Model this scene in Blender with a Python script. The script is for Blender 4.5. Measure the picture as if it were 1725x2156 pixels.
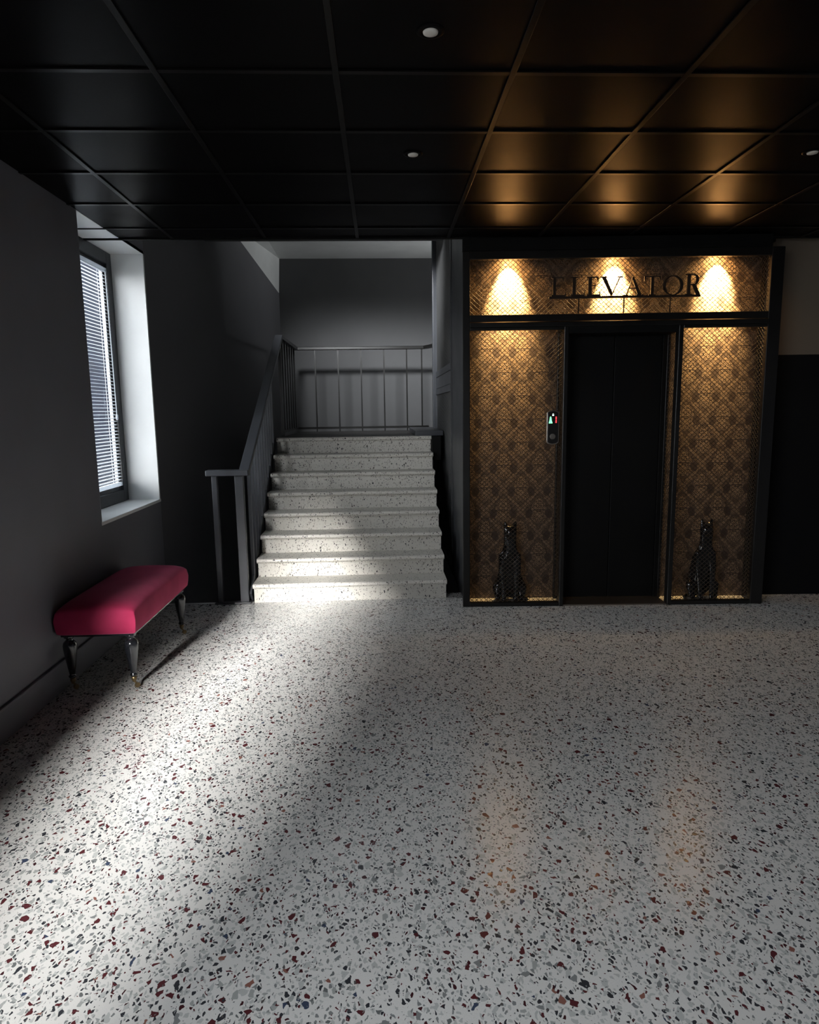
import bpy, bmesh, math, random
from mathutils import Vector, Matrix
random.seed(7)
for o in list(bpy.data.objects): bpy.data.objects.remove(o)
scn = bpy.context.scene
col = scn.collection
PI = math.pi
H = 1.40                                   # eye height above the terrazzo floor

# ------------------------------------------------------------------ camera
F, YAW, PIT, ROL = 1405.777, .0417, .1509, -.0136
def cam_rot():
    cy, sy, cp, sp = math.cos(YAW), math.sin(YAW), math.cos(PIT), math.sin(PIT)
    f = Vector((sy*cp, cy*cp, -sp)); r0 = Vector((cy, -sy, 0)); u0 = r0.cross(f)
    c, s = math.cos(ROL), math.sin(ROL)
    r = c*r0 + s*u0; u = -s*r0 + c*u0
    return Matrix(((r.x, u.x, -f.x), (r.y, u.y, -f.y), (r.z, u.z, -f.z)))
cd = bpy.data.cameras.new('camera'); cam = bpy.data.objects.new('camera', cd); col.objects.link(cam)
cam.matrix_world = Matrix.Translation((0, 0, H)) @ cam_rot().to_4x4()
cd.sensor_fit = 'HORIZONTAL'; cd.sensor_width = 36; cd.lens = F/1725*36
cd.clip_start = .05; cd.clip_end = 500
scn.camera = cam

# ------------------------------------------------------------------ world, lights, exposure
scn.view_settings.view_transform = 'Standard'; scn.view_settings.look = 'None'
scn.view_settings.gamma = 1; scn.view_settings.use_curve_mapping = False
scn.view_settings.exposure = 0.0
w = bpy.data.worlds.new('sky'); scn.world = w; w.use_nodes = True
bg = w.node_tree.nodes['Background']
bg.inputs[0].default_value = (.92, .96, 1, 1); bg.inputs[1].default_value = 13.5
def area(name, loc, target, sx, sy, power, color, spread=180, portal=False):
    l = bpy.data.lights.new(name, 'AREA'); l.shape = 'RECTANGLE'; l.size = sx; l.size_y = sy
    l.energy = power; l.color = color; l.spread = math.radians(spread)
    if portal: l.cycles.is_portal = True
    o = bpy.data.objects.new(name, l); col.objects.link(o); o.location = loc
    d = Vector(target) - Vector(loc); o.rotation_euler = d.to_track_quat('-Z', 'Z').to_euler()
    return o
# hazy low sun from the left, behind the camera
sun = bpy.data.lights.new('hazy_sun', 'SUN'); sun.energy = 60; sun.angle = math.radians(14); sun.color = (1, .985, .96)
so = bpy.data.objects.new('hazy_sun', sun); col.objects.link(so); so.location = (-6, -8, 6)
SAZ, SEL = math.radians(10), math.radians(21.5)
so.rotation_euler = Vector((math.sin(SAZ)*math.cos(SEL), math.cos(SAZ)*math.cos(SEL), -math.sin(SEL))).to_track_quat('-Z', 'Y').to_euler()
# daylight comes in through real openings; portals only help the sampling
area('window_portal', (-1.99, 4.54, 1.65), (0, 4.54, 1.65), 1.75, 1.06, 1, (1, 1, 1), portal=True)
area('window_portal', (-1.99, -1.16, 1.75), (0, -1.16, 1.75), 1.4, 4.1, 1, (1, 1, 1), portal=True)
# unseen area lamp added high in the stairwell, standing in for a window
area('stairwell_fill', (-.80, 5.02, 3.10), (.62, 8.9, 1.9), .45, .25, 23, (.95, .98, 1), spread=58)

area('stairwell_fill', (2.9, 7.9, 2.35), (.3, 8.1, 3.32), .5, .5, 5, (.95, .98, 1), spread=58)  # second unseen lamp, added to brighten the stairwell ceiling and sloping underside

# ------------------------------------------------------------------ materials
def nt(name):
    m = bpy.data.materials.new(name); m.use_nodes = True
    t = m.node_tree; b = t.nodes['Principled BSDF']; return m, t, b
def N(t, typ, **kw):
    n = t.nodes.new(typ)
    for k, v in kw.items(): setattr(n, k, v)
    return n
def plug(t, sock, v):
    if isinstance(v, (int, float)): sock.default_value = v
    elif isinstance(v, tuple): sock.default_value = v if len(v) != 3 or sock.type == 'VECTOR' else (*v, 1)
    else: t.links.new(v, sock)
def M(t, op, a, b=0, c=0, clamp=False):
    n = N(t, 'ShaderNodeMath', operation=op); n.use_clamp = clamp
    plug(t, n.inputs[0], a); plug(t, n.inputs[1], b)
    if op in ('COMPARE', 'MULTIPLY_ADD', 'SMOOTH_MIN', 'SMOOTH_MAX'): plug(t, n.inputs[2], c)
    return n.outputs[0]
def mix(t, fac, a, b):
    n = N(t, 'ShaderNodeMix', data_type='RGBA'); plug(t, n.inputs[0], fac); plug(t, n.inputs[6], a); plug(t, n.inputs[7], b)
    return n.outputs[2]
def mixf(t, fac, a, b):
    n = N(t, 'ShaderNodeMix', data_type='FLOAT'); plug(t, n.inputs[0], fac); plug(t, n.inputs[2], a); plug(t, n.inputs[3], b)
    return n.outputs[0]
def coords(t): return N(t, 'ShaderNodeNewGeometry').outputs['Position']
def noise(t, vec, scale, detail=3, rough=.5, dims='3D'):
    n = N(t, 'ShaderNodeTexNoise'); n.noise_dimensions = dims; plug(t, n.inputs['Vector'], vec)
    n.inputs['Scale'].default_value = scale; n.inputs['Detail'].default_value = detail; n.inputs['Roughness'].default_value = rough
    return n
def bump(t, b, h, s, d=.002):
    n = N(t, 'ShaderNodeBump'); n.inputs['Strength'].default_value = s; n.inputs['Distance'].default_value = d
    t.links.new(h, n.inputs['Height']); t.links.new(n.outputs[0], b.inputs['Normal'])
def smooth(t, v, lo, hi):
    n = N(t, 'ShaderNodeMapRange'); n.interpolation_type = 'SMOOTHSTEP'
    plug(t, n.inputs[0], v); n.inputs[1].default_value = lo; n.inputs[2].default_value = hi
    return n.outputs[0]
def paint(name, c, rough=.6, spec=.5, var=.12, bs=.15, scale=60, metal=0, coat=0):
    m, t, b = nt(name); p = coords(t)
    n1 = noise(t, p, 3, 4); n2 = noise(t, p, scale, 3)
    f = smooth(t, n1.outputs[0], .3, .7)
    cc = mix(t, f, tuple(x*(1-var) for x in c), tuple(min(1, x*(1+var)) for x in c))
    t.links.new(cc, b.inputs['Base Color'])
    r = mixf(t, f, rough*.92, min(1, rough*1.08)); t.links.new(r, b.inputs['Roughness'])
    b.inputs['Specular IOR Level'].default_value = spec; b.inputs['Metallic'].default_value = metal
    b.inputs['Coat Weight'].default_value = coat; b.inputs['Coat Roughness'].default_value = .08
    bump(t, b, n2.outputs[0], bs)
    return m
def emit(name, c, s):
    m, t, b = nt(name); b.inputs['Base Color'].default_value = (*c, 1)
    b.inputs['Emission Color'].default_value = (*c, 1); b.inputs['Emission Strength'].default_value = s
    return m

def terrazzo(name, base, floor=True):
    m, t, b = nt(name); p = coords(t)
    # irregular chip shapes: warp the coordinates a little, then read several Voronoi layers
    wn = noise(t, p, 38, 2); wv = N(t, 'ShaderNodeVectorMath', operation='SCALE'); 
    sub = N(t, 'ShaderNodeVectorMath', operation='SUBTRACT'); t.links.new(wn.outputs['Color'], sub.inputs[0]); sub.inputs[1].default_value = (.5, .5, .5)
    t.links.new(sub.outputs[0], wv.inputs[0]); wv.inputs['Scale'].default_value = .016
    add = N(t, 'ShaderNodeVectorMath', operation='ADD'); t.links.new(p, add.inputs[0]); t.links.new(wv.outputs[0], add.inputs[1])
    q = add.outputs[0]
    def layer(scale, off, rot, keep, edge0, edge1, stretch=1.0):
        mp = N(t, 'ShaderNodeMapping'); t.links.new(q, mp.inputs[0])
        mp.inputs['Location'].default_value = (off, off*1.7, off*.3); mp.inputs['Rotation'].default_value = (0, 0, rot)
        mp.inputs['Scale'].default_value = (stretch, 1, 1)
        v1 = N(t, 'ShaderNodeTexVoronoi'); v1.feature = 'F1'; v1.inputs['Scale'].default_value = scale
        v2 = N(t, 'ShaderNodeTexVoronoi'); v2.feature = 'DISTANCE_TO_EDGE'; v2.inputs['Scale'].default_value = scale
        t.links.new(mp.outputs[0], v1.inputs['Vector']); t.links.new(mp.outputs[0], v2.inputs['Vector'])
        sc = N(t, 'ShaderNodeSeparateColor'); t.links.new(v1.outputs['Color'], sc.inputs[0])
        thr = mixf(t, sc.outputs[2], edge0, edge1)            # every chip its own size
        inside = smooth(t, M(t, 'SUBTRACT', v2.outputs[0], thr), 0, .02)
        k = M(t, 'LESS_THAN', sc.outputs[0], keep)
        return M(t, 'MULTIPLY', inside, k), sc.outputs[1], sc.outputs[0]
    def ramp(v, stops):
        r = N(t, 'ShaderNodeValToRGB'); r.color_ramp.interpolation = 'CONSTANT'; t.links.new(v, r.inputs[0])
        while len(r.color_ramp.elements) < len(stops): r.color_ramp.elements.new(.5)
        for e, (pos, c) in zip(r.color_ramp.elements, stops): e.position = pos; e.color = (*c, 1)
        return r.outputs[0]
    red, dred, dk, gy, lg, bl, pk = (.085, .022, .026), (.05, .016, .02), (.035, .037, .043), (.20, .21, .21), (.43, .44, .43), (.045, .06, .10), (.22, .10, .08)
    big = noise(t, p, 1.1, 3)
    bc = mix(t, smooth(t, big.outputs[0], .3, .7), tuple(x*.95 for x in base), tuple(min(1, x*1.04) for x in base))
    fine = noise(t, p, 420, 2)
    bc = mix(t, smooth(t, fine.outputs[0], .35, .75), bc, tuple(x*.9 for x in base))
    c = bc
    if floor:
        a, h1, _ = layer(64, 3.1, .6, .66, .09, .28, 1.35)
        c = mix(t, a, c, ramp(h1, [(0, lg), (.45, gy), (.62, dk), (.86, dred), (.95, (.13, .14, .14))]))
        a, h1, _ = layer(40, 9.4, -.5, .52, .08, .27, 1.3)
        c = mix(t, a, c, ramp(h1, [(0, lg), (.42, (.32, .335, .325)), (.57, gy), (.64, dk), (.695, red), (.90, bl), (.93, pk), (.955, gy)]))
        a, h1, _ = layer(88, 1.4, 1.2, .40, .14, .34, 1.5)
        c = mix(t, a, c, ramp(h1, [(0, gy), (.5, dk), (.66, (.09, .085, .085)), (.85, red)]))
        rough = .2
    else:
        a, h1, _ = layer(52, 3.1, .6, .26, .12, .30, 1.6)
        c = mix(t, a, c, ramp(h1, [(0, (.34, .32, .28)), (.5, (.10, .09, .08)), (.8, dk)]))
        a, h1, _ = layer(84, 5.7, .2, .34, .14, .34, 1.7)
        c = mix(t, a, c, ramp(h1, [(0, (.22, .2, .17)), (.4, dk)]))
        rough = .42
    t.links.new(c, b.inputs['Base Color'])
    rn = noise(t, p, 6, 4)
    t.links.new(mixf(t, rn.outputs[0], rough*.75, rough*1.3), b.inputs['Roughness'])
    b.inputs['Specular IOR Level'].default_value = .5
    bump(t, b, fine.outputs[0], .04)
    return m

def damask(name):
    """flat printed wallpaper: half-drop ogee lattice with mirrored scroll ornament"""
    m, t, b = nt(name)
    tc = N(t, 'ShaderNodeTexCoord'); sp = N(t, 'ShaderNodeSeparateXYZ'); t.links.new(tc.outputs['Object'], sp.inputs[0])
    PX, PY = .262, .330
    def cell(ox, oz):
        u = M(t, 'SUBTRACT', M(t, 'FRACT', M(t, 'ADD', M(t, 'DIVIDE', sp.outputs[0], PX), 20+ox)), .5)
        v = M(t, 'SUBTRACT', M(t, 'FRACT', M(t, 'ADD', M(t, 'DIVIDE', sp.outputs[2], PY), 20+oz)), .5)
        au = M(t, 'ABSOLUTE', u)
        d = M(t, 'ADD', M(t, 'MULTIPLY', au, 1.0), M(t, 'ABSOLUTE', v))
        return u, v, au, d
    def motif(ox, oz):
        u, v, au, d = cell(ox, oz)
        cv = N(t, 'ShaderNodeCombineXYZ'); t.links.new(M(t, 'MULTIPLY', au, PX), cv.inputs[0]); t.links.new(M(t, 'MULTIPLY', v, PY), cv.inputs[1])
        # scroll ornament, mirrored about the motif's axis
        vor = N(t, 'ShaderNodeTexVoronoi'); vor.feature = 'F1'; vor.inputs['Scale'].default_value = 46; t.links.new(cv.outputs[0], vor.inputs['Vector'])
        ring = M(t, 'SINE', M(t, 'MULTIPLY', vor.outputs['Distance'], 17))
        vor2 = N(t, 'ShaderNodeTexVoronoi'); vor2.feature = 'DISTANCE_TO_EDGE'; vor2.inputs['Scale'].default_value = 70; t.links.new(cv.outputs[0], vor2.inputs['Vector'])
        orn = M(t, 'MAXIMUM', smooth(t, ring, -.15, .25), M(t, 'MULTIPLY', smooth(t, vor2.outputs[0], .12, .22), .75))
        # palmette body (teardrop) and the lattice band around it
        ex = M(t, 'DIVIDE', au, M(t, 'ADD', .235, M(t, 'MULTIPLY', v, -.20)))
        ey = M(t, 'DIVIDE', v, .30)
        body = M(t, 'SUBTRACT', 1, smooth(t, M(t, 'ADD', M(t, 'MULTIPLY', ex, ex), M(t, 'MULTIPLY', ey, ey)), .85, 1.05))
        # dark leaf shapes left and right of the palmette
        lx = M(t, 'DIVIDE', M(t, 'SUBTRACT', au, .275), .105)
        ly = M(t, 'DIVIDE', M(t, 'SUBTRACT', v, M(t, 'ADD', .0, M(t, 'MULTIPLY', au, -.25))), .105)
        leaf = M(t, 'SUBTRACT', 1, smooth(t, M(t, 'ADD', M(t, 'MULTIPLY', lx, lx), M(t, 'MULTIPLY', ly, ly)), .8, 1.15))
        wob = M(t, 'MULTIPLY', M(t, 'SINE', M(t, 'MULTIPLY', v, 50)), .018)
        band = M(t, 'SUBTRACT', 1, smooth(t, M(t, 'ABSOLUTE', M(t, 'SUBTRACT', M(t, 'ADD', d, wob), .475)), .03, .055))
        return orn, body, leaf, band
    o1, b1, l1, n1 = motif(0, 0); o2, b2, l2, n2 = motif(.5, .5)
    body = M(t, 'MAXIMUM', b1, b2); leaf = M(t, 'MAXIMUM', l1, l2)
    orn = mixf(t, b2, o1, o2)
    band = M(t, 'MAXIMUM', n1, n2)
    on = M(t, 'MAXIMUM', M(t, 'MULTIPLY', body, orn), M(t, 'MULTIPLY', band, M(t, 'ADD', .28, M(t, 'MULTIPLY', orn, .6))))
    on = M(t, 'MAXIMUM', on, M(t, 'MULTIPLY', orn, .38))
    on = M(t, 'MULTIPLY', on, M(t, 'SUBTRACT', 1, M(t, 'MULTIPLY', leaf, .95)), clamp=True)
    gr = noise(t, tc.outputs['Object'], 300, 2)
    dark = mix(t, gr.outputs[0], (.020, .011, .009), (.030, .017, .013))
    light = mix(t, gr.outputs[0], (.145, .102, .070), (.195, .142, .098))
    t.links.new(mix(t, on, dark, light), b.inputs['Base Color'])
    t.links.new(mixf(t, on, .6, .38), b.inputs['Roughness'])
    bump(t, b, on, .5, .002)
    return m

MAT = {}
MAT['terrazzo'] = terrazzo('terrazzo_floor', (.65, .645, .625))
MAT['step'] = terrazzo('terrazzo_step', (.66, .635, .58), False)
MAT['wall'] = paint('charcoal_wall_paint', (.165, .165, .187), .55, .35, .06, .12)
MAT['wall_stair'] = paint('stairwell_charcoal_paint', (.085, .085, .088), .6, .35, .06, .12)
MAT['wall_left_lit'] = paint('stairwell_side_paint_lit', (.12, .12, .127), .6, .3, .06, .12)  # stairwell paint raised in tone, replacing light this wall lacks
MAT['dark_floor'] = paint('dark_landing_floor', (.045, .042, .04), .5, .3, .1, .08)
MAT['partition'] = paint('charcoal_partition_steel', (.030, .031, .034), .4, .4, .1, .1, 90)
MAT['reveal'] = paint('white_reveal_plaster', (.82, .83, .82), .6, .3, .03, .1)
MAT['white'] = paint('pale_grey_plaster', (.60, .61, .60), .7, .3, .05, .15)
MAT['black'] = paint('black_board', (.004, .004, .004), .6, .15, .1, .05)
MAT['beige'] = paint('beige_wall_paint', (.13, .105, .08), .7, .3, .05, .1)
MAT['blackwall'] = paint('black_wall_paint', (.004, .004, .0045), .8, .12, .05, .1)
MAT['tile'] = paint('black_ceiling_tile', (.0035, .0032, .0036), .34, .018, .05, .06, 240)
MAT['tbar'] = paint('black_ceiling_grid', (.006, .0055, .0055), .3, .06, .05, .02)
MAT['frame'] = paint('black_steel', (.008, .0075, .007), .33, .35, .15, .08, 90)
MAT['rail'] = paint('dark_grey_steel', (.055, .058, .066), .38, .5, .12, .12, 90)
MAT['wire'] = paint('mesh_wire', (.045, .032, .022), .38, .5, .1, .02)
MAT['wire_side'] = paint('side_mesh_wire', (.13, .13, .13), .3, .5, .1, .02)
MAT['door'] = paint('black_door_steel', (.004, .004, .004), .5, .15, .1, .03)
MAT['sash'] = paint('dark_window_frame', (.035, .038, .043), .4, .4, .05, .03)
MAT['slat'] = paint('blind_slat', (.62, .64, .66), .45, .4, .02, .0)
MAT['wood'] = paint('black_lacquered_wood', (.012, .013, .016), .16, .6, .2, .02, coat=.6)
MAT['brass'] = paint('antique_brass', (.26, .19, .10), .35, .5, .2, .05, metal=.9)
MAT['chrome'] = paint('dark_chrome', (.30, .27, .24), .3, .5, .05, .02, metal=.9)
MAT['plate'] = paint('dark_glass', (.012, .011, .010), .15, .5, .05, .0)
MAT['cat'] = paint('black_glazed_ceramic', (.006, .006, .007), .09, .5, .1, .0, coat=.1)
MAT['lens'] = paint('frosted_lens', (.62, .60, .56), .4, .5, .03, .02)
MAT['sign'] = paint('sign_steel', (.020, .012, .007), .45, .4, .1, .03)
MAT['paper'] = damask('damask_wallpaper')
MAT['facade'] = paint('dark_facade', (.004, .005, .009), .9, .02, .2, .1)
MAT['ground'] = paint('asphalt', (.10, .10, .10), .9, .2, .2, .1)
m, t, b = nt('velvet'); p = coords(t); n1 = noise(t, p, 7, 4); n2 = noise(t, p, 500, 2)
lw = N(t, 'ShaderNodeLayerWeight'); lw.inputs[0].default_value = .45
cc = mix(t, smooth(t, n1.outputs[0], .3, .7), (.31, .018, .065), (.39, .028, .088))
t.links.new(cc, b.inputs['Base Color']); b.inputs['Roughness'].default_value = .85
b.inputs['Sheen Weight'].default_value = .35; b.inputs['Sheen Roughness'].default_value = .35; b.inputs['Sheen Tint'].default_value = (1, .35, .55, 1)
b.inputs['Specular IOR Level'].default_value = .2
bump(t, b, n2.outputs[0], .2); MAT['velvet'] = m
m, t, b = nt('window_glass'); b.inputs['Base Color'].default_value = (1, 1, 1, 1); b.inputs['Roughness'].default_value = 0
tr = N(t, 'ShaderNodeBsdfTransparent'); gl = N(t, 'ShaderNodeBsdfGlossy'); gl.inputs['Roughness'].default_value = .02
fr = N(t, 'ShaderNodeFresnel'); fr.inputs[0].default_value = 1.25
geo = N(t, 'ShaderNodeNewGeometry'); ff = M(t, 'MULTIPLY', fr.outputs[0], M(t, 'SUBTRACT', 1, geo.outputs['Backfacing']))
mx = N(t, 'ShaderNodeMixShader'); t.links.new(ff, mx.inputs[0]); t.links.new(tr.outputs[0], mx.inputs[1]); t.links.new(gl.outputs[0], mx.inputs[2])
t.links.new(mx.outputs[0], t.nodes['Material Output'].inputs[0]); MAT['glass'] = m
m = MAT['slat']; t = m.node_tree; b = t.nodes['Principled BSDF']
tl = N(t, 'ShaderNodeBsdfTranslucent'); tl.inputs[0].default_value = (.8, .85, .9, 1); mx = N(t, 'ShaderNodeMixShader'); mx.inputs[0].default_value = .4
t.links.new(b.outputs[0], mx.inputs[1]); t.links.new(tl.outputs[0], mx.inputs[2]); t.links.new(mx.outputs[0], t.nodes['Material Output'].inputs[0])
MAT['bulb'] = emit('lamp_glow', (1, .62, .22), 60)
MAT['green'] = emit('green_led', (.25, 1, .45), 1.6)
MAT['red'] = emit('red_led', (1, .06, .07), 1.3)
MAT['whiteled'] = emit('white_led', (.85, 1, .92), .9)

# ------------------------------------------------------------------ mesh helpers
def box(bm, x0, x1, y0, y1, z0, z1, mat=None):
    vs = [bm.verts.new(v) for v in ((x0,y0,z0),(x1,y0,z0),(x1,y1,z0),(x0,y1,z0),(x0,y0,z1),(x1,y0,z1),(x1,y1,z1),(x0,y1,z1))]
    for f in ((0,3,2,1),(4,5,6,7),(0,1,5,4),(1,2,6,5),(2,3,7,6),(3,0,4,7)): bm.faces.new([vs[i] for i in f])
    return vs
def bar(bm, a, b, w, h, up=(0, 0, 1)):
    """rectangular bar between a and b; w across, h along up"""
    a, b = Vector(a), Vector(b); d = (b-a).normalized(); up = Vector(up)
    s = d.cross(up)
    if s.length < 1e-4: s = d.cross(Vector((0, 1, 0)))
    s.normalize(); u = s.cross(d).normalized()
    v = []
    for p in (a, b):
        for i, j in ((-1,-1),(1,-1),(1,1),(-1,1)): v.append(bm.verts.new(p + s*(w/2*i) + u*(h/2*j)))
    for f in ((0,1,2,3),(7,6,5,4),(0,4,5,1),(1,5,6,2),(2,6,7,3),(3,7,4,0)): bm.faces.new([v[i] for i in f])
def rod(bm, a, b, r, seg=8, cap=True):
    a, b = Vector(a), Vector(b); d = (b-a).normalized(); s = d.cross(Vector((0, 0, 1)))
    if s.length < 1e-4: s = Vector((1, 0, 0))
    s.normalize(); u = s.cross(d)
    R = []
    for p in (a, b): R.append([bm.verts.new(p + s*(r*math.cos(2*PI*i/seg)) + u*(r*math.sin(2*PI*i/seg))) for i in range(seg)])
    for i in range(seg): bm.faces.new((R[0][i], R[0][(i+1)%seg], R[1][(i+1)%seg], R[1][i]))
    if cap: bm.faces.new(R[0][::-1]); bm.faces.new(R[1])
def lathe(bm, prof, seg=24, cx=0, cy=0):
    R = []
    for r, z in prof: R.append([bm.verts.new((cx+max(r, 1e-4)*math.cos(2*PI*i/seg), cy+max(r, 1e-4)*math.sin(2*PI*i/seg), z)) for i in range(seg)])
    for k in range(len(R)-1):
        for i in range(seg): bm.faces.new((R[k][i], R[k][(i+1)%seg], R[k+1][(i+1)%seg], R[k+1][i]))
    bm.faces.new(R[0][::-1]); bm.faces.new(R[-1])
def prism(bm, pts, y0, y1):
    """polygon given in x,z extruded along y"""
    A = [bm.verts.new((x, y0, z)) for x, z in pts]; B = [bm.verts.new((x, y1, z)) for x, z in pts]
    n = len(pts); bm.faces.new(A); bm.faces.new(B[::-1])
    for i in range(n): bm.faces.new((A[i], B[i], B[(i+1)%n], A[(i+1)%n]))
def link(name, bm, mat, parent=None, smooth_=False, bev=0, seg=2, subsurf=0):
    bmesh.ops.recalc_face_normals(bm, faces=bm.faces)
    me = bpy.data.meshes.new(name); bm.to_mesh(me); bm.free()
    me.materials.append(mat)
    if smooth_: me.polygons.foreach_set('use_smooth', [True]*len(me.polygons))
    o = bpy.data.objects.new(name, me); col.objects.link(o)
    if parent: o.parent = parent
    if bev:
        md = o.modifiers.new('bevel', 'BEVEL'); md.width = bev; md.segments = seg; md.limit_method = 'ANGLE'
    if subsurf:
        md = o.modifiers.new('sub', 'SUBSURF'); md.levels = subsurf; md.render_levels = subsurf
    return o
def boxo(name, dims, mat, parent=None, bev=0):
    bm = bmesh.new(); box(bm, *dims); return link(name, bm, mat, parent, bev=bev)
def thing(name, label, cat, loc=(0, 0, 0), rz=0, group=None):
    o = bpy.data.objects.new(name, None); col.objects.link(o); o.location = loc; o.rotation_euler = (0, 0, rz)
    o.empty_display_size = .1
    o['label'] = label; o['category'] = cat
    if group: o['group'] = group
    return o
def tag(o, label, cat, group=None):
    o['label'] = label; o['category'] = cat
    if group: o['group'] = group
    return o
def struct(o, label=None):
    o['kind'] = 'structure'
    if label: o['label'] = label
    return o
def dup(root, loc, rz=0, label=None):
    r = root.copy(); col.objects.link(r); r.location = loc; r.rotation_euler = (0, 0, rz)
    if label: r['label'] = label
    for ch in list(root.children):
        c = ch.copy(); col.objects.link(c); c.parent = r
        for g in list(ch.children):
            d = g.copy(); col.objects.link(d); d.parent = c
    return r

# frame of the elevator front: x along the front, y into the wall, turned a little
EP = Vector((.618, 4.612, 0)); ER = -math.radians(2.81)
def ew(x, y, z=0):
    c, s = math.cos(ER), math.sin(ER)
    return Vector((EP.x + x*c - y*s, EP.y + x*s + y*c, z))

# ------------------------------------------------------------------ SETTING
CZ = H + 1.1236           # lobby ceiling
XL = -1.67                # lobby left wall face
XR = 4.9; YN = -4.4; YE = 4.63
TOPZ = 3.32               # stairwell ceiling
YB = 8.9                  # stairwell back wall
# floor slab, ends at the stairwell opening on the left
bm = bmesh.new(); box(bm, -2.2, XR+.2, YN-.2, 4.86, -.15, 0); box(bm, .62, XR+.2, 4.86, 5.4, -.15, 0); box(bm, -.97, .62, 4.86, 5.0, -.15, 0)
floor = struct(link('floor', bm, MAT['terrazzo']), 'polished pale terrazzo floor with red, grey and black chips')
boxo('floor_edge', (-1.67, -.97, 4.86, 4.885, -.02, .003), MAT['white'], floor)
# outside ground
struct(boxo('ground', (-80, -2.4, -60, 70, -.9, -.7), MAT['ground']), 'paved ground outside the windows')

nb_ = boxo('neighbour_building', (-7.5, -5.5, 6.5, 60, -.7, 9), MAT['facade'])
tag(nb_, 'dark building standing beyond the blinds of the left window', 'building')
# lobby ceiling: black backing, lay-in tiles and the grid of flat bars as children
ceil = struct(boxo('ceiling', (-2.0, XR+.1, YN-.1, YE, CZ+.03, CZ+.16), MAT['black']), 'black suspended tile ceiling')
xs = [-1.3264+.6*i for i in range(-1, 11)]; ys = [1.9605+.485*j for j in range(-14, 6)]
xe = [-1.96]+xs[1:]+[XR]; ye = [YN]+ys[1:]+[YE]
tb = {}
holes = {}
for i in range(len(xe)-1):
    for j in range(len(ye)-1):
        x0, x1, y0, y1 = xe[i], xe[i+1], ye[j], ye[j+1]
        if x1-x0 < .03 or y1-y0 < .03: continue
        bm = bmesh.new(); e = .006
        box(bm, x0+e, x1-e, y0+e, y1-e, CZ+.007, CZ+.029)
        link('ceiling_tile', bm, MAT['tile'], ceil)
for x in xe[1:-1]: boxo('grid_bar', (x-.011, x+.011, YN, YE-.004, CZ, CZ+.006), MAT['tbar'], ceil, bev=.0015)
for y in ye[1:-1]:
    if y < YE-.1: boxo('grid_bar', (-1.96, XR, y-.011, y+.011, CZ+.0005, CZ+.006), MAT['tbar'], ceil)
boxo('edge_trim', (-1.96, XR, YE-.012, YE+.012, CZ-.004, CZ+.17), MAT['black'], ceil)

# left wall with two window openings; reveal faces are pale, so the wall is built of blocks
def wall_x(name, x0, x1, y0, y1, z0, z1, opens, mat):
    bm = bmesh.new(); cur = y0
    for (a, b_, s, h) in opens:
        box(bm, x0, x1, cur, a, z0, z1); box(bm, x0, x1, a, b_, z0, s)
        if h < z1: box(bm, x0, x1, a, b_, h, z1)
        cur = b_
    if cur < y1: box(bm, x0, x1, cur, y1, z0, z1)
    return link(name, bm, mat)
W1 = (4.006, 5.08, .765, 2.53); W2 = (-3.2, .92, 1.05, 2.50)
wl = struct(wall_x('wall_left', -1.96, XL, YN, 5.08, -1.5, 3.4, [W2, W1], MAT['wall']), 'charcoal painted wall beside the bench')
# stairwell part of the left wall, drawing in towards the back
bm = bmesh.new()
for (a, b_) in [((XL, 5.08), (-1.245, YB))]:
    vs = [(a[0], a[1]), (b_[0], b_[1]+.1), (-1.958, YB+.1), (-1.958, 5.08)]
    A = [bm.verts.new((x, y, -1.5)) for x, y in vs]; B = [bm.verts.new((x, y, 3.6)) for x, y in vs]
    bm.faces.new(A[::-1]); bm.faces.new(B)
    for i in range(4): bm.faces.new((A[i], A[(i+1)%4], B[(i+1)%4], B[i]))
struct(link('wall_stairwell_left', bm, MAT['wall_left_lit']), 'dark grey stairwell wall left of the stairs')
bb = struct(boxo('baseboard_left', (XL, XL+.014, YN, 5.02, 0, .15), MAT['wall'], bev=.004), 'charcoal skirting along the left wall')
boxo('cap_bead', (XL+.001, XL+.019, YN, 5.02, .138, .152), MAT['wall'], bb, bev=.004)
# pale window reveal lining: sill, far jamb, near jamb, head
bm = bmesh.new()
rv = struct(boxo('trim_1', (-1.90, XL+.001, 5.060, 5.081, .765, 2.53), MAT['reveal']), 'pale plaster window reveal')
boxo('sill', (-1.90, XL+.004, 4.0, 5.081, .745, .767), MAT['reveal'], rv, bev=.003)
boxo('near_jamb', (-1.90, XL-.002, 4.0, 4.012, .765, 2.53), MAT['reveal'], rv)
boxo('head', (-1.90, XL, 4.0, 5.081, 2.528, 2.55), MAT['reveal'], rv)
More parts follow.
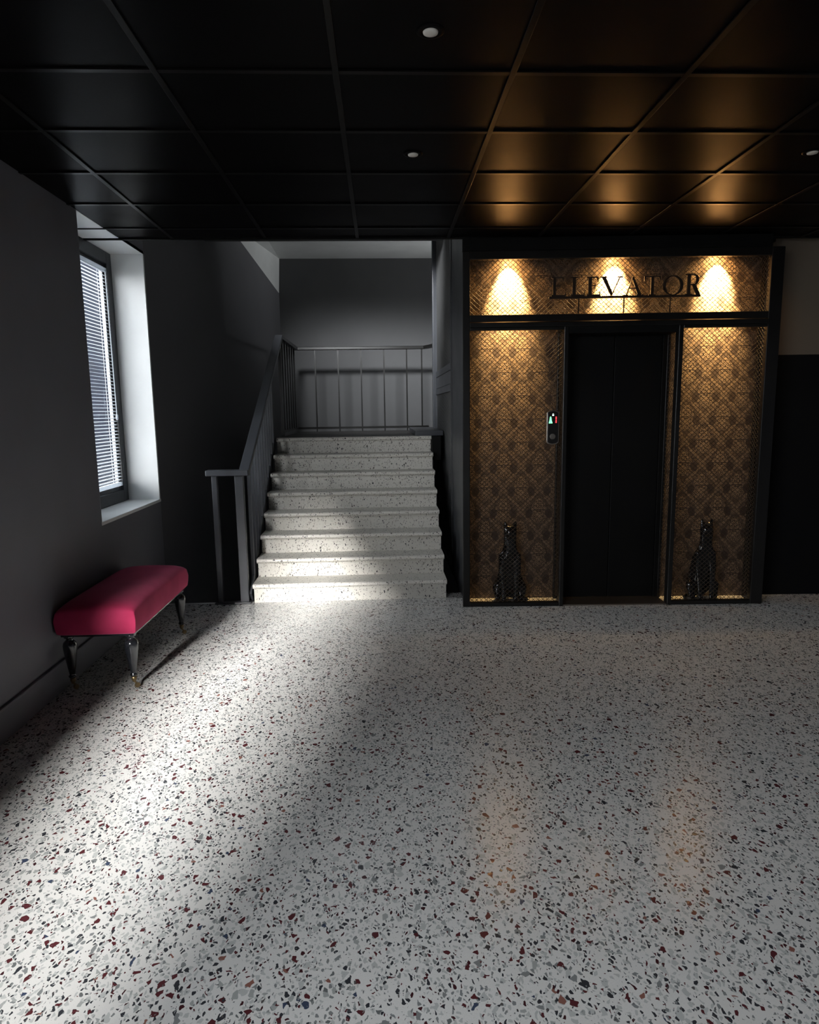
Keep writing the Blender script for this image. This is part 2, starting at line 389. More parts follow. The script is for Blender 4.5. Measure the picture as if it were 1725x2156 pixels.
# window_1: dark frame, sash, pane
def window(name, y0, y1, z0, z1, stile, label):
    bm = bmesh.new(); xo, xi = -1.955, -1.895
    box(bm, xo, xi, y0, y0+stile, z0, z1); box(bm, xo, xi, y1-stile, y1, z0, z1)
    box(bm, xo, xi, y0+stile, y1-stile, z0, z0+stile); box(bm, xo, xi, y0+stile, y1-stile, z1-stile, z1)
    wn = struct(link(name, bm, MAT['sash'], bev=.004), label)
    bm = bmesh.new(); s2 = stile*.45; a, b_, c, d = y0+stile-.002, y1-stile+.002, z0+stile-.002, z1-stile+.002
    box(bm, xo+.02, xi-.02, a, a+s2, c, d); box(bm, xo+.02, xi-.02, b_-s2, b_, c, d)
    box(bm, xo+.02, xi-.02, a+s2, b_-s2, c, c+s2); box(bm, xo+.02, xi-.02, a+s2, b_-s2, d-s2, d)
    link('sash', bm, MAT['sash'], wn, bev=.003)
    boxo('pane', (-1.935, -1.929, a+s2-.004, b_-s2+.004, c+s2-.004, d-s2+.004), MAT['glass'], wn)
    return wn
window('window_1', 4.012, 5.06, .767, 2.528, .085, 'tall window in a deep pale reveal')
window('window_2', -3.2, .92, 1.05, 2.50, .05, 'large window beside the camera')

# right / near walls behind and beside the camera
struct(boxo('wall_right', (XR, XR+.15, YN-.2, 5.4, -.15, 3.4), MAT['wall']))
struct(boxo('wall_front', (-2.05, XR+.15, YN-.2, YN, -.15, 3.4), MAT['wall']))
# wall behind the elevator front, in the same turned frame; black below, beige above
wb = boxo('wall_back', (.0, 4.6, .235, .42, 0, 1.755), MAT['blackwall']); wb.location = EP; wb.rotation_euler = (0, 0, ER)
struct(wb, 'black lower wall beside the elevator')
ub = boxo('wall_back_upper', (.0, 4.6, .235, .42, 1.755, 3.4), MAT['beige'], None); ub.location = EP; ub.rotation_euler = (0, 0, ER)
struct(ub, 'beige upper wall right of the elevator')
wp = boxo('wallpaper', (-.03, 2.045, .222, .2345, .0, 2.5), MAT['paper'], wb)
wp['label'] = 'brown and gold damask wallpaper'
boxo('wallpaper_edge_trim', (2.045, 2.068, .205, .2345, 0, 2.5), MAT['frame'], wb)
# shaft side behind the side mesh and the stairwell shell
struct(boxo('wall_shaft', (.74, .90, 4.95, 7.25, 0, 3.4), MAT['blackwall']), 'black elevator shaft wall behind the mesh')
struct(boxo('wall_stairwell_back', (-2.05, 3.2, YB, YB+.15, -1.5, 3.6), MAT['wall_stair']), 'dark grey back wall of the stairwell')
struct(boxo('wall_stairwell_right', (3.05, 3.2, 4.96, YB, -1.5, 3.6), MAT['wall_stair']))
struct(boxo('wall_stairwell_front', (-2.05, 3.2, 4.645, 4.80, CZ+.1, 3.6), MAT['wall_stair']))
struct(boxo('ceiling_stairwell', (-2.05, 3.2, 4.645, YB+.15, TOPZ, TOPZ+.15), MAT['white']), 'pale stairwell ceiling')
struct(boxo('shade_beam', (-1.9, .62, 6.15, 6.35, H+1.52, TOPZ), MAT['wall_stair']), 'unseen dark beam added under the stairwell ceiling to cut the light')  # added out of view to shade the top of the back wall
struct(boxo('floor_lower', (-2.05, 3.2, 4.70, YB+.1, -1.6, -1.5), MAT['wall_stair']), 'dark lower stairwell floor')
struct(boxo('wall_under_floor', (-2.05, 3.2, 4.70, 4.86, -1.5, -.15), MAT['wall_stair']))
# pale sloping underside along the left stairwell wall
def wx(y): return XL + (y-5.08)*(-1.245-XL)/(YB-5.08)
bm = bmesh.new()
q = [(wx(5.0)-.02, 5.0, H+1.80), (wx(9.9-1.0)-.02, 8.895, H+1.33), (-1.235, 8.895, TOPZ), (-1.19, 5.0, TOPZ)]
A = [bm.verts.new(v) for v in q]; B = [bm.verts.new((v[0]-.28, v[1], v[2]+.02)) for v in q]
bm.faces.new(A); bm.faces.new(B[::-1])
for i in range(4): bm.faces.new((A[i], B[i], B[(i+1)%4], A[(i+1)%4]))
sf = struct(link('trim_2', bm, MAT['white']), 'pale sloping underside high on the stairwell wall')

# ------------------------------------------------------------------ STAIRCASE
st = thing('staircase', 'pale terrazzo staircase of eight steps beside the mesh partition', 'stairs', (0, 4.83, 0))
RI, GO, N0 = .1454, .203, 8
SX0, SX1 = -.965, .475
for k in range(1, N0+1):
    z = RI*k; yn = GO*(k-1)
    # riser panel, a little behind the rounded nosing
    boxo('riser', (SX0+.004, SX1-.004, yn+.032, yn+.06, z-RI-.002 if k > 1 else 0, z-.034), MAT['step'], st, bev=.002)
    depth = GO+.05 if k < N0 else .09
    bm = bmesh.new()
    prof = [(yn+.012, z-.034), (yn+.004, z-.028), (yn, z-.018), (yn+.003, z-.007), (yn+.012, z), (yn+depth, z), (yn+depth, z-.034)]
    A = [bm.verts.new((SX0, a, c)) for a, c in prof]; B = [bm.verts.new((SX1, a, c)) for a, c in prof]
    bm.faces.new(A); bm.faces.new(B[::-1])
    for i in range(len(prof)): bm.faces.new((A[i], B[i], B[(i+1)%len(prof)], A[(i+1)%len(prof)]))
    link('tread', bm, MAT['step'], st)
# sloping carriage slab under the flight, and the landing slab
bm = bmesh.new()
pr = [(.06, 0), (.06, -.06), (GO*7+.1, RI*8-.22), (1.9+GO*7, RI*8-.22), (1.9+GO*7, RI*8-.035), (GO*7+.06, RI*8-.035)]
for k in range(7, 0, -1): pr += [(GO*k+.061, RI*k-.035), (GO*(k-1)+.061, RI*k-.035)]
A = [bm.verts.new((SX0+.02, a, c)) for a, c in pr]; B = [bm.verts.new((SX1-.02, a, c)) for a, c in pr]
bm.faces.new(A); bm.faces.new(B[::-1])
for i in range(len(pr)): bm.faces.new((A[i], B[i], B[(i+1)%len(pr)], A[(i+1)%len(pr)]))
link('carriage', bm, MAT['black'], st)
bm = bmesh.new(); box(bm, SX1, .556, 1.35, 3.34, RI*8-.22, RI*8)
link('landing_strip', bm, MAT['black'], st)
boxo('landing_floor', (SX0, SX1, GO*7+.09, GO*7+1.9, RI*8-.034, RI*8-.002), MAT['dark_floor'], st)
LZ = RI*8
tag(boxo('metal_plinth', (.33, .59, 6.29, 7.65, LZ, LZ+.048), MAT['rail'], bev=.004), 'low grey metal box on the landing at the top of the stairs', 'plinth')

# ------------------------------------------------------------------ RAILING
rl = thing('stair_railing', 'dark grey steel railing climbing the left side of the stairs', 'railing', (0, 0, 0))
Y0r = 4.87
zt = H-.445
a = Vector((-.995, Y0r, zt)); b_ = Vector((-.985, 6.82, H+.722)); c_ = Vector((-.985, 8.15, H+.722)); d_ = Vector((.55, 8.15, H+.722))
bm = bmesh.new(); box(bm, -1.262, -.955, Y0r-.04, Y0r+.04, zt-.004, zt+.038); link('rail_end', bm, MAT['rail'], rl, bev=.006)
bm = bmesh.new(); bar(bm, a+Vector((0, .02, .018)), b_+Vector((0, .02, .018)), .075, .04); link('handrail', bm, MAT['rail'], rl, bev=.006)
bm = bmesh.new(); box(bm, -1.225, -1.187, Y0r-.02, Y0r+.02, .012, zt-.004); link('post', bm, MAT['rail'], rl, bev=.004)
bm = bmesh.new(); box(bm, -1.060, -.998, Y0r-.022, Y0r+.022, .012, zt-.004); link('post', bm, MAT['rail'], rl, bev=.004)
bm = bmesh.new(); box(bm, -1.245, -.980, Y0r-.045, Y0r+.01, .0, .014); link('base_plate', bm, MAT['rail'], rl, bev=.003)
def zs(y): return RI*((y-4.83)/GO)
bs = Vector((-.987, Y0r+.02, zs(Y0r)+.005)); be = Vector((-.987, 6.30, LZ-.02))
bm = bmesh.new(); bar(bm, bs, be, .018, .10); link('bottom_rail', bm, MAT['rail'], rl, bev=.003)
nb = 12
for i in range(1, nb):
    y = Y0r+.02+(6.30-Y0r)*i/nb
    z1 = zt+(y-Y0r)*(b_.z-a.z)/(b_.y-a.y)-.0
    bm = bmesh.new(); box(bm, -1.000, -.976, y-.009, y+.009, zs(y)-.0, z1); link('baluster', bm, MAT['rail'], rl)
lr = thing('landing_railing', 'steel railing darkened to a silhouette, with thin balusters around the upper landing', 'railing', (0, 0, 0))  # black steel instead of grey: backlit silhouette put into the colour
bm = bmesh.new(); bar(bm, b_+Vector((0, .02, .018)), c_+Vector((0, 0, .018)), .06, .036); link('handrail', bm, MAT['frame'], lr, bev=.005)
bm = bmesh.new(); bar(bm, c_+Vector((-.03, 0, .018)), d_+Vector((0, 0, .018)), .06, .036); link('handrail', bm, MAT['frame'], lr, bev=.005)
bm = bmesh.new(); bar(bm, d_+Vector((0, 0, .018)), (.80, 7.50, H+.745), .06, .036); link('handrail', bm, MAT['frame'], lr, bev=.005)
bm = bmesh.new(); box(bm, -.99, .59, 8.14, 8.16, LZ+.03, LZ+.055); link('bottom_rail', bm, MAT['frame'], lr)
bm = bmesh.new(); box(bm, -.995, -.975, 6.86, 8.15, LZ+.03, LZ+.055); link('bottom_rail', bm, MAT['frame'], lr)
bm = bmesh.new(); box(bm, -1.0, -.97, 6.82, 6.85, LZ, H+.725); link('post', bm, MAT['frame'], lr)
for x in [.33-.272*i for i in range(5)]+[.51]:
    bm = bmesh.new(); box(bm, x-.008, x+.008, 8.142, 8.158, LZ-.03, H+.725)
    link('baluster', bm, MAT['frame'], lr)
for y in [7.02+.19*i for i in range(6)]:
    bm = bmesh.new(); box(bm, -.993, -.977, y-.008, y+.008, LZ+.04, H+.725); link('baluster', bm, MAT['frame'], lr)
bm = bmesh.new(); box(bm, -.99, .59, 8.152, 8.18, LZ-.22, LZ+.0); link('edge_curb', bm, MAT['frame'], lr)

# ------------------------------------------------------------------ WIRE MESH
def diamond(u0, u1, z0, z1, px, pz, r, fn):
    """diagonal wires clipped to a rectangle; fn maps (u, z, layer) to a point"""
    bm = bmesh.new(); s = pz/px
    for sg in (1, -1):
        n0 = math.floor((-(z1-z0)/pz)-1); n1 = math.ceil((u1-u0)/px)+1
        k = n0 if sg > 0 else 0
        kk = range(n0, n1) if sg > 0 else range(0, n1-n0+1)
        for k in kk:
            # line u = u0 + k*px + sg*(z-z0)/s
            ub = u0+k*px; pts = []
            za, zb = z0, z1
            ua, ue = ub, ub+sg*(z1-z0)/s
            # clip in u
            def zat(u): return z0+(u-ub)*sg*s
            lo, hi = z0, z1
            for lim in (u0, u1):
                zz = zat(lim)
                if sg > 0:
                    if lim == u0: lo = max(lo, zz)
                    else: hi = min(hi, zz)
                else:
                    if lim == u1: lo = max(lo, zz)
                    else: hi = min(hi, zz)
            if hi-lo < .004: continue
            f = lambda z: ub+sg*(z-z0)/s
            rod(bm, fn(f(lo), lo, sg), fn(f(hi), hi, sg), r, 4, False)
    return bm
def stuff(o): o['kind'] = 'stuff'; return o

# ------------------------------------------------------------------ ELEVATOR CAGE
cg = thing('elevator_cage', 'black steel and wire mesh surround in front of the elevator', 'cage', EP, ER)
fb = .045
def eb(name, x0, x1, z0, z1, y0=0, y1=fb, bev=.004, mat='frame'): return boxo(name, (x0, x1, y0, y1, z0, z1), MAT[mat], cg, bev)
eb('post', -.05, .0, 0, 2.44); eb('post', 2.0, 2.086, 0, 2.44)
eb('post', -.02, .0, 0, 2.44, .19, .22)
eb('top_bar', .0, 2.0, 2.385, 2.44, 0, .05)
eb('fascia_board', -.05, 2.0, 2.44, 2.52, .0, .04, 0, 'black')
eb('cage_roof', -.02, 2.04, 2.48, 2.515, .045, .22, 0, 'black')
eb('header_bar', .0, 2.0, 1.982, 2.027, 0, .05); eb('header_bar', .0, 2.0, 1.945, 1.976, -.012, .035)
for (a1, b1) in ((0, .634), (1.436, 2.0)):
    eb('bottom_bar', a1, b1, .0, .028)
    eb('panel_bar', a1, b1, 1.925, 1.945, -.006, .03)
eb('door_post', .634, .664, 0, 1.945, -.01, .05); eb('door_post', 1.404, 1.436, 0, 1.945, -.01, .05)
eb('door_side_plate', .628, .634, 0, 1.945, .05, .22, 0, 'frame') if False else None
eb('door_side_bar', .634, .66, 0, 1.945, .19, .222); eb('door_side_bar', 1.404, 1.43, 0, 1.945, .19, .222)
eb('door_canopy', .664, 1.404, 1.90, 1.945, .0, .222, 0, 'black')
wr = .0017
def fmesh(u0, u1, z0, z1):
    stuff(link('wire_mesh', diamond(u0, u1, z0, z1, .034, .031, wr, lambda u, z, l: (u, .026+.0035*l, z)), MAT['wire'], cg))
fmesh(0, 2.0, 2.027, 2.385); fmesh(0, .634, .028, 1.925); fmesh(1.436, 2.0, .028, 1.925)
def smesh(x, z0, z1):
    stuff(link('side_mesh', diamond(.05, .215, z0, z1, .034, .031, wr, lambda u, z, l: (x+.0025*l, u, z)), MAT['wire'], cg))
smesh(.647, .028, 1.92); smesh(1.42, .028, 1.92); smesh(2.04, .0, 2.44); smesh(-.03, .0, 2.44)

# elevator door
ed = thing('elevator_door', 'plain black elevator door between the two mesh panels', 'door', ew(0, 0), ER)
for i, (a1, b1) in enumerate(((.70, 1.034), (1.038, 1.372))):
    boxo('door_leaf', (a1, b1, .196, .216, .012, 1.90), MAT['door'], ed, .003)
bm = bmesh.new(); box(bm, .664, .70, .185, .2215, 0, 1.90); box(bm, 1.372, 1.404, .185, .2215, 0, 1.90)
link('door_frame', bm, MAT['door'], ed, bev=.002)
boxo('threshold', (.664, 1.404, .0, .20, .0, .010), MAT['chrome'], ed, .002)

# sign: serif capitals standing on a thin shelf bar with three rods
sg = thing('elevator_sign', 'dark metal serif letters spelling ELEVATOR on a thin bar above the door', 'sign', ew(0, 0), ER)
yS0, yS1 = -.012, .0
def sx(c): return .53 + (c-457)/(1190-457)*1.0
ZB, ZH = 2.137, .125
K = ZH/92.0
letters = []
def rect(x0, x1, z0, z1): return [(x0, z0), (x1, z0), (x1, z1), (x0, z1)]
def letter(name, polys):
    bm = bmesh.new()
    for i, p in enumerate(polys): prism(bm, p, yS0+.0004*i, yS1-.0004*i)
    return link(name, bm, MAT['sign'], sg)
th, tk = .0065, .020                   # hairline and stem widths
def serif(xc, w, z, up=True):
    return rect(xc-w/2, xc+w/2, z, z+th) if up else rect(xc-w/2, xc+w/2, z-th, z)
def L_E(x0, w, h=ZH, z=ZB):
    s = x0+.010
    return [rect(s, s+tk, z, z+h), rect(x0, x0+w*.86, z+h-th, z+h), rect(x0, x0+w, z, z+th+.005), rect(s+tk, x0+w*.62, z+h*.52, z+h*.52+th),
            [(x0+w-.010, z+th), (x0+w, z), (x0+w+.003, z+.036), (x0+w-.004, z+.018)], [(x0+w*.86-.012, z+h-th), (x0+w*.86, z+h-.032), (x0+w*.86, z+h)],
            rect(x0+w*.60, x0+w*.64, z+h*.42, z+h*.64)]
def L_L(x0, w, h=ZH, z=ZB):
    s = x0+.010
    return [rect(s, s+tk, z, z+h), serif(s+tk/2, tk+.026, z+h, False), rect(x0, x0+w, z, z+th+.005), [(x0+w-.012, z+th), (x0+w, z), (x0+w+.003, z+.040), (x0+w-.005, z+.018)]]
def L_V(x0, w, h=ZH, z=ZB):
    m_ = x0+w*.52
    return [[(x0+.006, z+h), (x0+.030, z+h), (m_+.010, z+.012), (m_-.002, z)], [(x0+w-.014, z+h), (x0+w-.007, z+h), (m_+.002, z), (m_-.003, z)],
            serif(x0+.018, .046, z+h, False), serif(x0+w-.010, .034, z+h, False)]
def L_A(x0, w, h=ZH, z=ZB):
    m_ = x0+w*.45
    return [[(x0+.012, z), (x0+.019, z), (m_+.004, z+h), (m_-.002, z+h-.006)], [(x0+w-.032, z), (x0+w-.008, z), (m_+.004, z+h), (m_-.006, z+h-.012)],
            serif(x0+.014, .032, z), serif(x0+w-.02, .046, z), rect(x0+w*.26, x0+w*.66, z+h*.36, z+h*.36+th)]
def L_T(x0, w, h=ZH, z=ZB):
    m_ = x0+w/2
    return [rect(m_-tk/2, m_+tk/2, z, z+h), serif(m_, tk+.026, z), rect(x0, x0+w, z+h-th, z+h), [(x0, z+h), (x0-.002, z+h-.034), (x0+.012, z+h-th)], [(x0+w, z+h), (x0+w+.002, z+h-.034), (x0+w-.012, z+h-th)]]
def ring(cx, cz, rx, rz, wx_, wz_, a0=0, a1=2*PI, n=28):
    out = []
    for i in range(n):
        p, q_ = a0+(a1-a0)*i/n, a0+(a1-a0)*(i+1)/n
        f = lambda t_, k: (cx+(rx-wx_*k)*math.cos(t_), cz+(rz-wz_*k)*math.sin(t_))
        out.append([f(p, 0), f(q_, 0), f(q_, 1), f(p, 1)])
    return out
def L_O(x0, w, h=ZH, z=ZB): return ring(x0+w/2, z+h/2, w/2, h/2+.002, .021, .006)
def L_R(x0, w, h=ZH*1.08, z=ZB):
    s = x0+.008
    return [rect(s, s+tk, z, z+h), serif(s+tk/2, tk+.024, z), rect(x0-.004, x0+w*.55, z+h-th, z+h), rect(s+tk, x0+w*.55, z+h*.47, z+h*.47+th),
            [(x0+w*.42, z+h*.49), (x0+w*.66, z+h*.49), (x0+w+.004, z), (x0+w-.024, z)]] + ring(x0+w*.55, z+h*.735, w*.36, h*.265, .020, .0065, -PI/2, PI/2, 14)
for nm, fn, a1, b1 in (('letter_e', L_E, 465, 535), ('letter_l', L_L, 562, 628), ('letter_e', L_E, 640, 703), ('letter_v', L_V, 706, 808), ('letter_a', L_A, 820, 912), ('letter_t', L_T, 918, 996), ('letter_o', L_O, 1008, 1108), ('letter_r', L_R, 1122, 1190)):
    letter(nm, fn(sx(a1), sx(b1)-sx(a1)))
boxo('sign_bar', (.525, 1.532, -.016, .004, ZB-.013, ZB), MAT['sign'], sg)
for x in (.725, 1.027, 1.335): boxo('support_rod', (x-.0035, x+.0035, -.010, -.002, 2.027, ZB-.013), MAT['sign'], sg)

# call panel on the wallpaper left of the door
cp = thing('call_panel', 'elevator call panel with green arrow and red digit, left of the door', 'control panel', ew(.572, .020, 1.271), ER)
def stadium(w, h, arc, n=10):
    pts = []
    for i in range(n+1):
        t_ = PI*i/n; pts.append((w/2*math.cos(t_), h/2-arc+arc*math.sin(t_)))
    for i in range(n+1):
        t_ = PI+PI*i/n; pts.append((w/2*math.cos(t_), -h/2+arc+arc*math.sin(t_)))
    return pts
bm = bmesh.new(); prism(bm, stadium(.086, .236, .022), -.012, 0); link('rim', bm, MAT['chrome'], cp, bev=.003)
bm = bmesh.new(); prism(bm, stadium(.072, .222, .018), -.016, -.011); link('face_plate', bm, MAT['plate'], cp, bev=.001)
def led(name, polys, mat, par=cp):
    bm = bmesh.new()
    for p in polys: prism(bm, p, -.0185, -.0155)
    return link(name, bm, MAT[mat], par)
led('up_arrow', [[(-.030, .028), (-.029, .036), (-.026, .046), (-.0225, .070), (-.020, .075), (-.016, .075), (-.0135, .070), (-.010, .046), (-.006, .036), (-.005, .028)]], 'green')
led('floor_digit', [rect(.016, .024, .054, .074), rect(.016, .024, .031, .051)], 'red')
led('lock_symbol', [rect(-.007, .005, .079, .088), *ring(-.001, .089, .0055, .006, .0022, .0022, 0, PI, 8)], 'whiteled')
bm = bmesh.new()
bmesh.ops.create_cone(bm, cap_ends=True, segments=28, radius1=.021, radius2=.019, depth=.008, matrix=Matrix.Translation((-.002, -.018, -.062)) @ Matrix.Rotation(PI/2, 4, 'X'))
link('call_button', bm, MAT['chrome'], cp, bev=.001)

# spotlights hidden behind the cage's top bar
def spot(x, lab):
    s = thing('spotlight', lab, 'lamp', ew(x, .125, 2.478), ER, 'spotlights above the elevator sign')
    bm = bmesh.new(); lathe(bm, [(.012, 0), (.020, -.004), (.024, -.014), (.022, -.02)], 20); link('housing', bm, MAT['frame'], s, True)
    bm = bmesh.new(); lathe(bm, [(.019, -.0205), (.017, -.023), (.010, -.025), (.002, -.0255)], 20); link('bulb', bm, MAT['bulb'], s, True)
    l = bpy.data.lights.new('spot_beam', 'SPOT'); l.energy = 22; l.color = (1, .55, .18); l.spot_size = math.radians(140); l.spot_blend = 1; l.shadow_soft_size = .016
    lo = bpy.data.objects.new('spot_beam', l); col.objects.link(lo); lo.location = ew(x, .125, 2.445)
    d = ew(x, .222, 2.24) - ew(x, .125, 2.445); lo.rotation_euler = d.to_track_quat('-Z', 'Y').to_euler()
    l2 = bpy.data.lights.new('spot_core', 'SPOT'); l2.energy = 1150; l2.color = (1, .64, .25); l2.spot_size = math.radians(58); l2.spot_blend = 1; l2.shadow_soft_size = .012
    lo2 = bpy.data.objects.new('spot_core', l2); col.objects.link(lo2); lo2.location = ew(x, .115, 2.445)
    d = ew(x, .222, 2.23) - ew(x, .115, 2.445); lo2.rotation_euler = d.to_track_quat('-Z', 'Y').to_euler()
    return s
spot(.288, 'small warm spotlight above the left end of the sign'); spot(1.02, 'small warm spotlight above the middle of the sign'); spot(1.735, 'small warm spotlight above the right end of the sign')

# seated cat statues
def cat_statue(loc, rz, label, mirror=1):
    c = thing('cat_statue', label, 'statue', loc, rz, 'black seated cat statues')
    P = {}; V = []; R = []; Ed = []
    def j(n, x, y, z, r, par=None):
        P[n] = len(V); V.append((x*mirror, y, z)); R.append(r)
        if par is not None: Ed.append((P[par], P[n]))
    j('belly', 0, .045, .20, .085); j('rump', 0, .075, .105, .090, 'belly'); j('chest', 0, .005, .315, .074, 'belly'); j('chest2', 0, -.012, .375, .066, 'chest')
    j('neck', 0, -.012, .445, .044, 'chest2'); j('head', 0, -.024, .515, .050, 'neck'); j('brow', 0, -.055, .520, .040, 'head'); j('muzzle', 0, -.085, .503, .024, 'brow')
    for s, t_ in ((-1, 'l'), (1, 'r')):
        j('ear'+t_, .030*s, -.010, .560, .019, 'head'); j('eart'+t_, .038*s, -.008, .600, .005, 'ear'+t_)
        j('sh'+t_, .050*s, -.020, .335, .040, 'chest'); j('el'+t_, .052*s, -.045, .215, .027, 'sh'+t_); j('wr'+t_, .044*s, -.072, .085, .019, 'el'+t_); j('an'+t_, .042*s, -.080, .028, .020, 'wr'+t_); j('pw'+t_, .043*s, -.108, .017, .017, 'an'+t_)
        j('hp'+t_, .075*s, .050, .105, .062, 'rump'); j('kn'+t_, .088*s, -.005, .115, .045, 'hp'+t_); j('hk'+t_, .086*s, .010, .045, .030, 'kn'+t_); j('hf'+t_, .084*s, -.055, .018, .017, 'hk'+t_)
    j('t0', 0, .135, .030, .022, 'rump'); j('t1', .07, .125, .018, .017, 't0'); j('t2', .118, .075, .016, .015, 't1'); j('t3', .128, .02, .015, .012, 't2')
    me = bpy.data.meshes.new('body'); me.from_pydata(V, Ed, []); o = bpy.data.objects.new('body', me); col.objects.link(o); o.parent = c
    me.materials.append(MAT['cat'])
    o.scale = (1, .55, 1)
    md = o.modifiers.new('skin', 'SKIN'); md.use_smooth_shade = True
    sk = me.skin_vertices if len(me.skin_vertices) else None
    if sk is None: me.skin_vertices.new() if hasattr(me.skin_vertices, 'new') else None
    sv = me.skin_vertices[0].data
    for i, r in enumerate(R): sv[i].radius = (r, r)
    sv[0].use_root = True
    md = o.modifiers.new('sub', 'SUBSURF'); md.levels = 2; md.render_levels = 2
    return c
cat_statue(ew(.300, .122, 0), ER-.12, 'glossy black seated cat statue behind the left mesh panel', 1)
cat_statue(ew(1.715, .122, 0), ER+.10, 'glossy black seated cat statue behind the right mesh panel', -1)

# ------------------------------------------------------------------ SIDE PARTITION along the stairs
sp_ = thing('mesh_partition', 'dark steel partition with wire mesh fields beside the stairs', 'partition', (0, 0, 0))
TZ = 3.30
boxo('solid_panel', (.597, .622, 4.70, 5.58, 0, TZ), MAT['partition'], sp_, .003)
boxo('post', (.590, .625, 5.58, 5.64, 0, TZ), MAT['partition'], sp_, .004)
boxo('far_post', (.560, .612, 7.06, 7.16, 0, TZ), MAT['rail'], sp_, .004)
for i, (z0, z1) in enumerate(((1.555, 1.615), (1.618, 1.728), (1.731, 1.79))): boxo('mid_rail', (.592-.003*(i != 1), .622, 5.64, 7.06, z0, z1), MAT['rail'], sp_, .004)
boxo('bottom_rail', (.595, .620, 5.64, 7.06, .0, .05), MAT['rail'], sp_, .003)
for z0, z1 in ((.05, 1.555), (1.79, TZ)):
    stuff(link('wire_mesh', diamond(5.64, 7.06, z0, z1, .060, .032, .0032, lambda u, z, l: (.606+.004*l, u, z)), MAT['wire_side'], sp_))
boxo('stair_bracket', (.560, .585, 6.35, 6.42, LZ-.12, LZ-.02), MAT['rail'], sp_, .004)

# ------------------------------------------------------------------ VENETIAN BLIND
bl = thing('venetian_blind', 'white venetian blind with narrow slats in the left window', 'blind', (-1.908, 4.53, .9))
boxo('head_rail', (-.014, .014, -.425, .432, 1.485, 1.512), MAT['slat'], bl, .002)
boxo('bottom_rail', (-.013, .013, -.425, .432, -.015, .012), MAT['slat'], bl, .003)
bm = bmesh.new(); n = 5; R1 = []; ang = math.radians(9)
for yy in (-.425, .432):
    row = []
    for i in range(n+1):
        u = (i/n-.5)*.025; hgt = .0030*(1-(2*i/n-1)**2)
        row.append((u*math.cos(ang)+hgt*math.sin(ang), yy, -u*math.sin(ang)+hgt*math.cos(ang)))
    R1.append(row)
top = [[bm.verts.new(p) for p in r] for r in R1]; bot = [[bm.verts.new((p[0], p[1], p[2]-.0006)) for p in r] for r in R1]
for i in range(n):
    bm.faces.new((top[0][i], top[0][i+1], top[1][i+1], top[1][i])); bm.faces.new((bot[0][i], bot[1][i], bot[1][i+1], bot[0][i+1]))
bm.faces.new((top[0][0], top[1][0], bot[1][0], bot[0][0])); bm.faces.new((top[0][n], bot[0][n], bot[1][n], top[1][n]))
ns = 63; s0 = link('slat', bm, MAT['slat'], bl); s0.location = (0, 0, .028)
for i in range(1, ns):
    s = s0.copy(); col.objects.link(s); s.parent = bl; s.location = (0, 0, .028+i*(1.455/(ns-1)))
for yy in (-.33, .0, .33):
    for xx in (-.0135, .0135):
        bm = bmesh.new(); rod(bm, (xx, yy, .0), (xx, yy, 1.49), .0007, 4); link('ladder_cord', bm, MAT['slat'], bl)
bm = bmesh.new(); rod(bm, (.020, .40, .50), (.016, .40, 1.49), .0035, 8); w_ = link('tilt_wand', bm, MAT['slat'], bl)
bm = bmesh.new(); lathe(bm, [(.004, .50), (.008, .495), (.009, .47), (.006, .46)], 12, .020, .40); link('wand_grip', bm, MAT['slat'], w_)

# ------------------------------------------------------------------ BENCH
BX0, BX1, BY0, BY1 = -1.655, -1.255, 3.30, 4.24
bn = thing('upholstered_bench', 'raspberry velvet bench on turned black legs against the left wall', 'bench', ((BX0+BX1)/2, (BY0+BY1)/2, 0))
hx, hy = (BX1-BX0)/2, (BY1-BY0)/2
SB = .300; SE = .425; SC = .468
bm = bmesh.new(); nx, ny = 24, 40
def sup(u, k): return math.copysign(abs(u)**k, u)
grid = []
for jj in range(ny+1):
    row = []
    for ii in range(nx+1):
        u, v = 2*ii/nx-1, 2*jj/ny-1
        u = math.sin(u*PI/2); v = math.sin(v*PI/2)
        du, dv = 1-abs(u)**2.6, 1-abs(v)**5
        edge = max(0, du)**.33 * max(0, dv)**.28
        z = SE-.018 + (SC-SE+.018)*edge
        # rounded plan corners
        row.append(bm.verts.new((u*hx*(1-.012*abs(v)**8), v*hy*(1-.012*abs(u)**8), z)))
    grid.append(row)
for jj in range(ny):
    for ii in range(nx): bm.faces.new((grid[jj][ii], grid[jj][ii+1], grid[jj+1][ii+1], grid[jj+1][ii]))
loop = [grid[0][i] for i in range(nx+1)]+[grid[j][nx] for j in range(1, ny+1)]+[grid[ny][i] for i in range(nx-1, -1, -1)]+[grid[j][0] for j in range(ny-1, 0, -1)]
prev = loop; nl = len(loop)
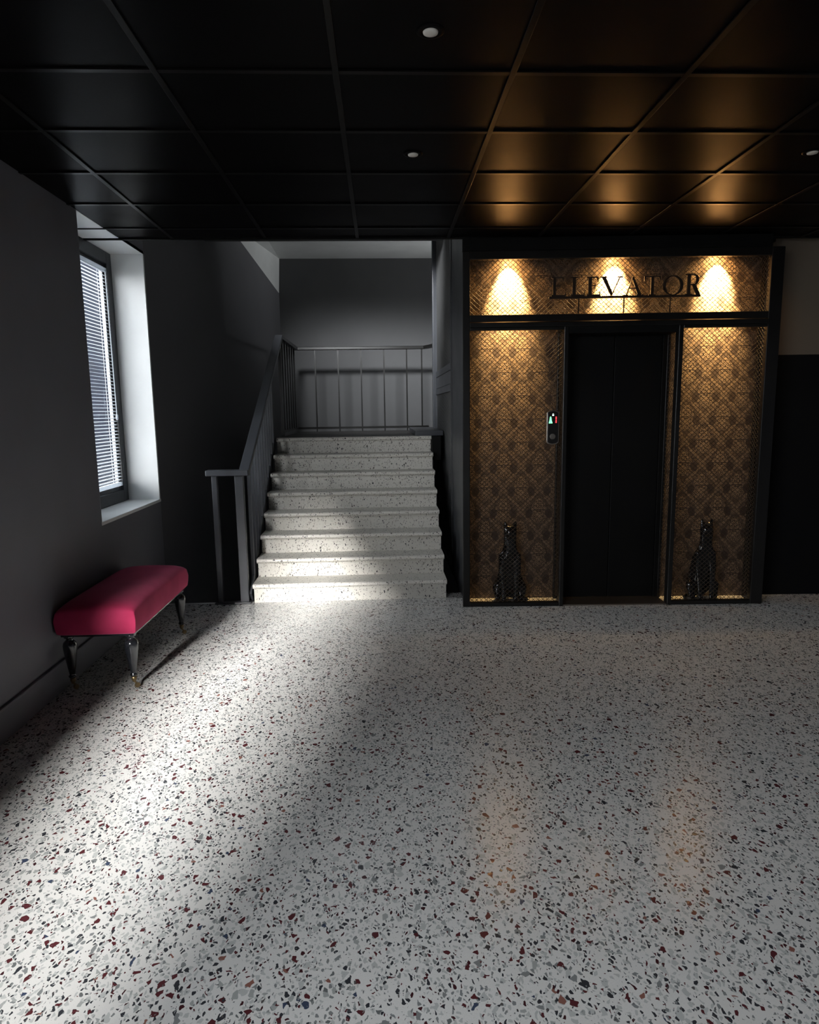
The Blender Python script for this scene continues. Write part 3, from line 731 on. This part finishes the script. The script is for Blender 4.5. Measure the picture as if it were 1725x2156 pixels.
for zz, gx in ((SE-.05, .006), (SB+.04, .003), (SB+.008, -.002), (SB, -.012)):
    cur = []
    for v in loop:
        x, y = v.co.x, v.co.y; l = math.hypot(x/hx, y/hy)
        cur.append(bm.verts.new((x*(1+gx/hx), y*(1+gx/hy), zz)))
    for i in range(nl): bm.faces.new((prev[i], prev[(i+1)%nl], cur[(i+1)%nl], cur[i]))
    prev = cur
bm.faces.new(prev)
link('seat', bm, MAT['velvet'], bn, True)
boxo('seat_base', (-hx+.018, hx-.018, -hy+.02, hy-.02, SB-.012, SB+.004), MAT['wood'], bn)
prof = [(.026, SB-.010), (.026, SB-.022), (.018, SB-.026), (.015, SB-.032), (.020, SB-.038), (.030, SB-.048), (.034, SB-.064), (.033, SB-.085), (.028, SB-.125), (.021, SB-.175), (.0145, .085), (.013, .078), (.0185, .074), (.0185, .067), (.0135, .062)]
first = None
for (x, y) in ((hx-.045, -hy+.05), (-hx+.045, -hy+.05), (hx-.045, hy-.05), (-hx+.045, hy-.05)):
    bm = bmesh.new(); lathe(bm, prof, 28); lg = link('leg', bm, MAT['wood'], bn, True); lg.location = (x, y, 0)
    bm = bmesh.new(); lathe(bm, [(.0132, .064), (.0135, .045), (.009, .036), (.006, .03)], 20); link('ferrule', bm, MAT['brass'], lg, True)
    bm = bmesh.new()
    mt = Matrix.Translation((.016, -.004, .0135)) @ Matrix.Rotation(.9, 4, 'Z') @ Matrix.Rotation(PI/2, 4, 'X')
    bmesh.ops.create_cone(bm, cap_ends=True, segments=20, radius1=.0135, radius2=.0135, depth=.012, matrix=mt)
    bar(bm, (0, 0, .036), (.018, -.004, .016), .010, .006)
    link('caster', bm, MAT['brass'], lg, bev=.001)

# ------------------------------------------------------------------ recessed downlights
def down(x, y, label):
    d = thing('downlight', label, 'lamp', (x, y, CZ+.007), 0, 'small recessed ceiling downlights')
    bm = bmesh.new(); lathe(bm, [(.023, .0), (.024, -.004), (.040, -.004), (.043, -.0015), (.043, .001)], 32); link('trim_ring', bm, MAT['tile'], d, True)
    bm = bmesh.new(); lathe(bm, [(.0235, -.003), (.0225, -.007), (.015, -.009), (.003, -.010)], 28); link('lens', bm, MAT['lens'], d, True)
down(.175, 2.202, 'white downlight in the black ceiling nearest the camera')
down(.17, 3.176, 'small downlight in the black ceiling in front of the stairs')
down(1.975, 3.142, 'small downlight in the black ceiling at the far right')
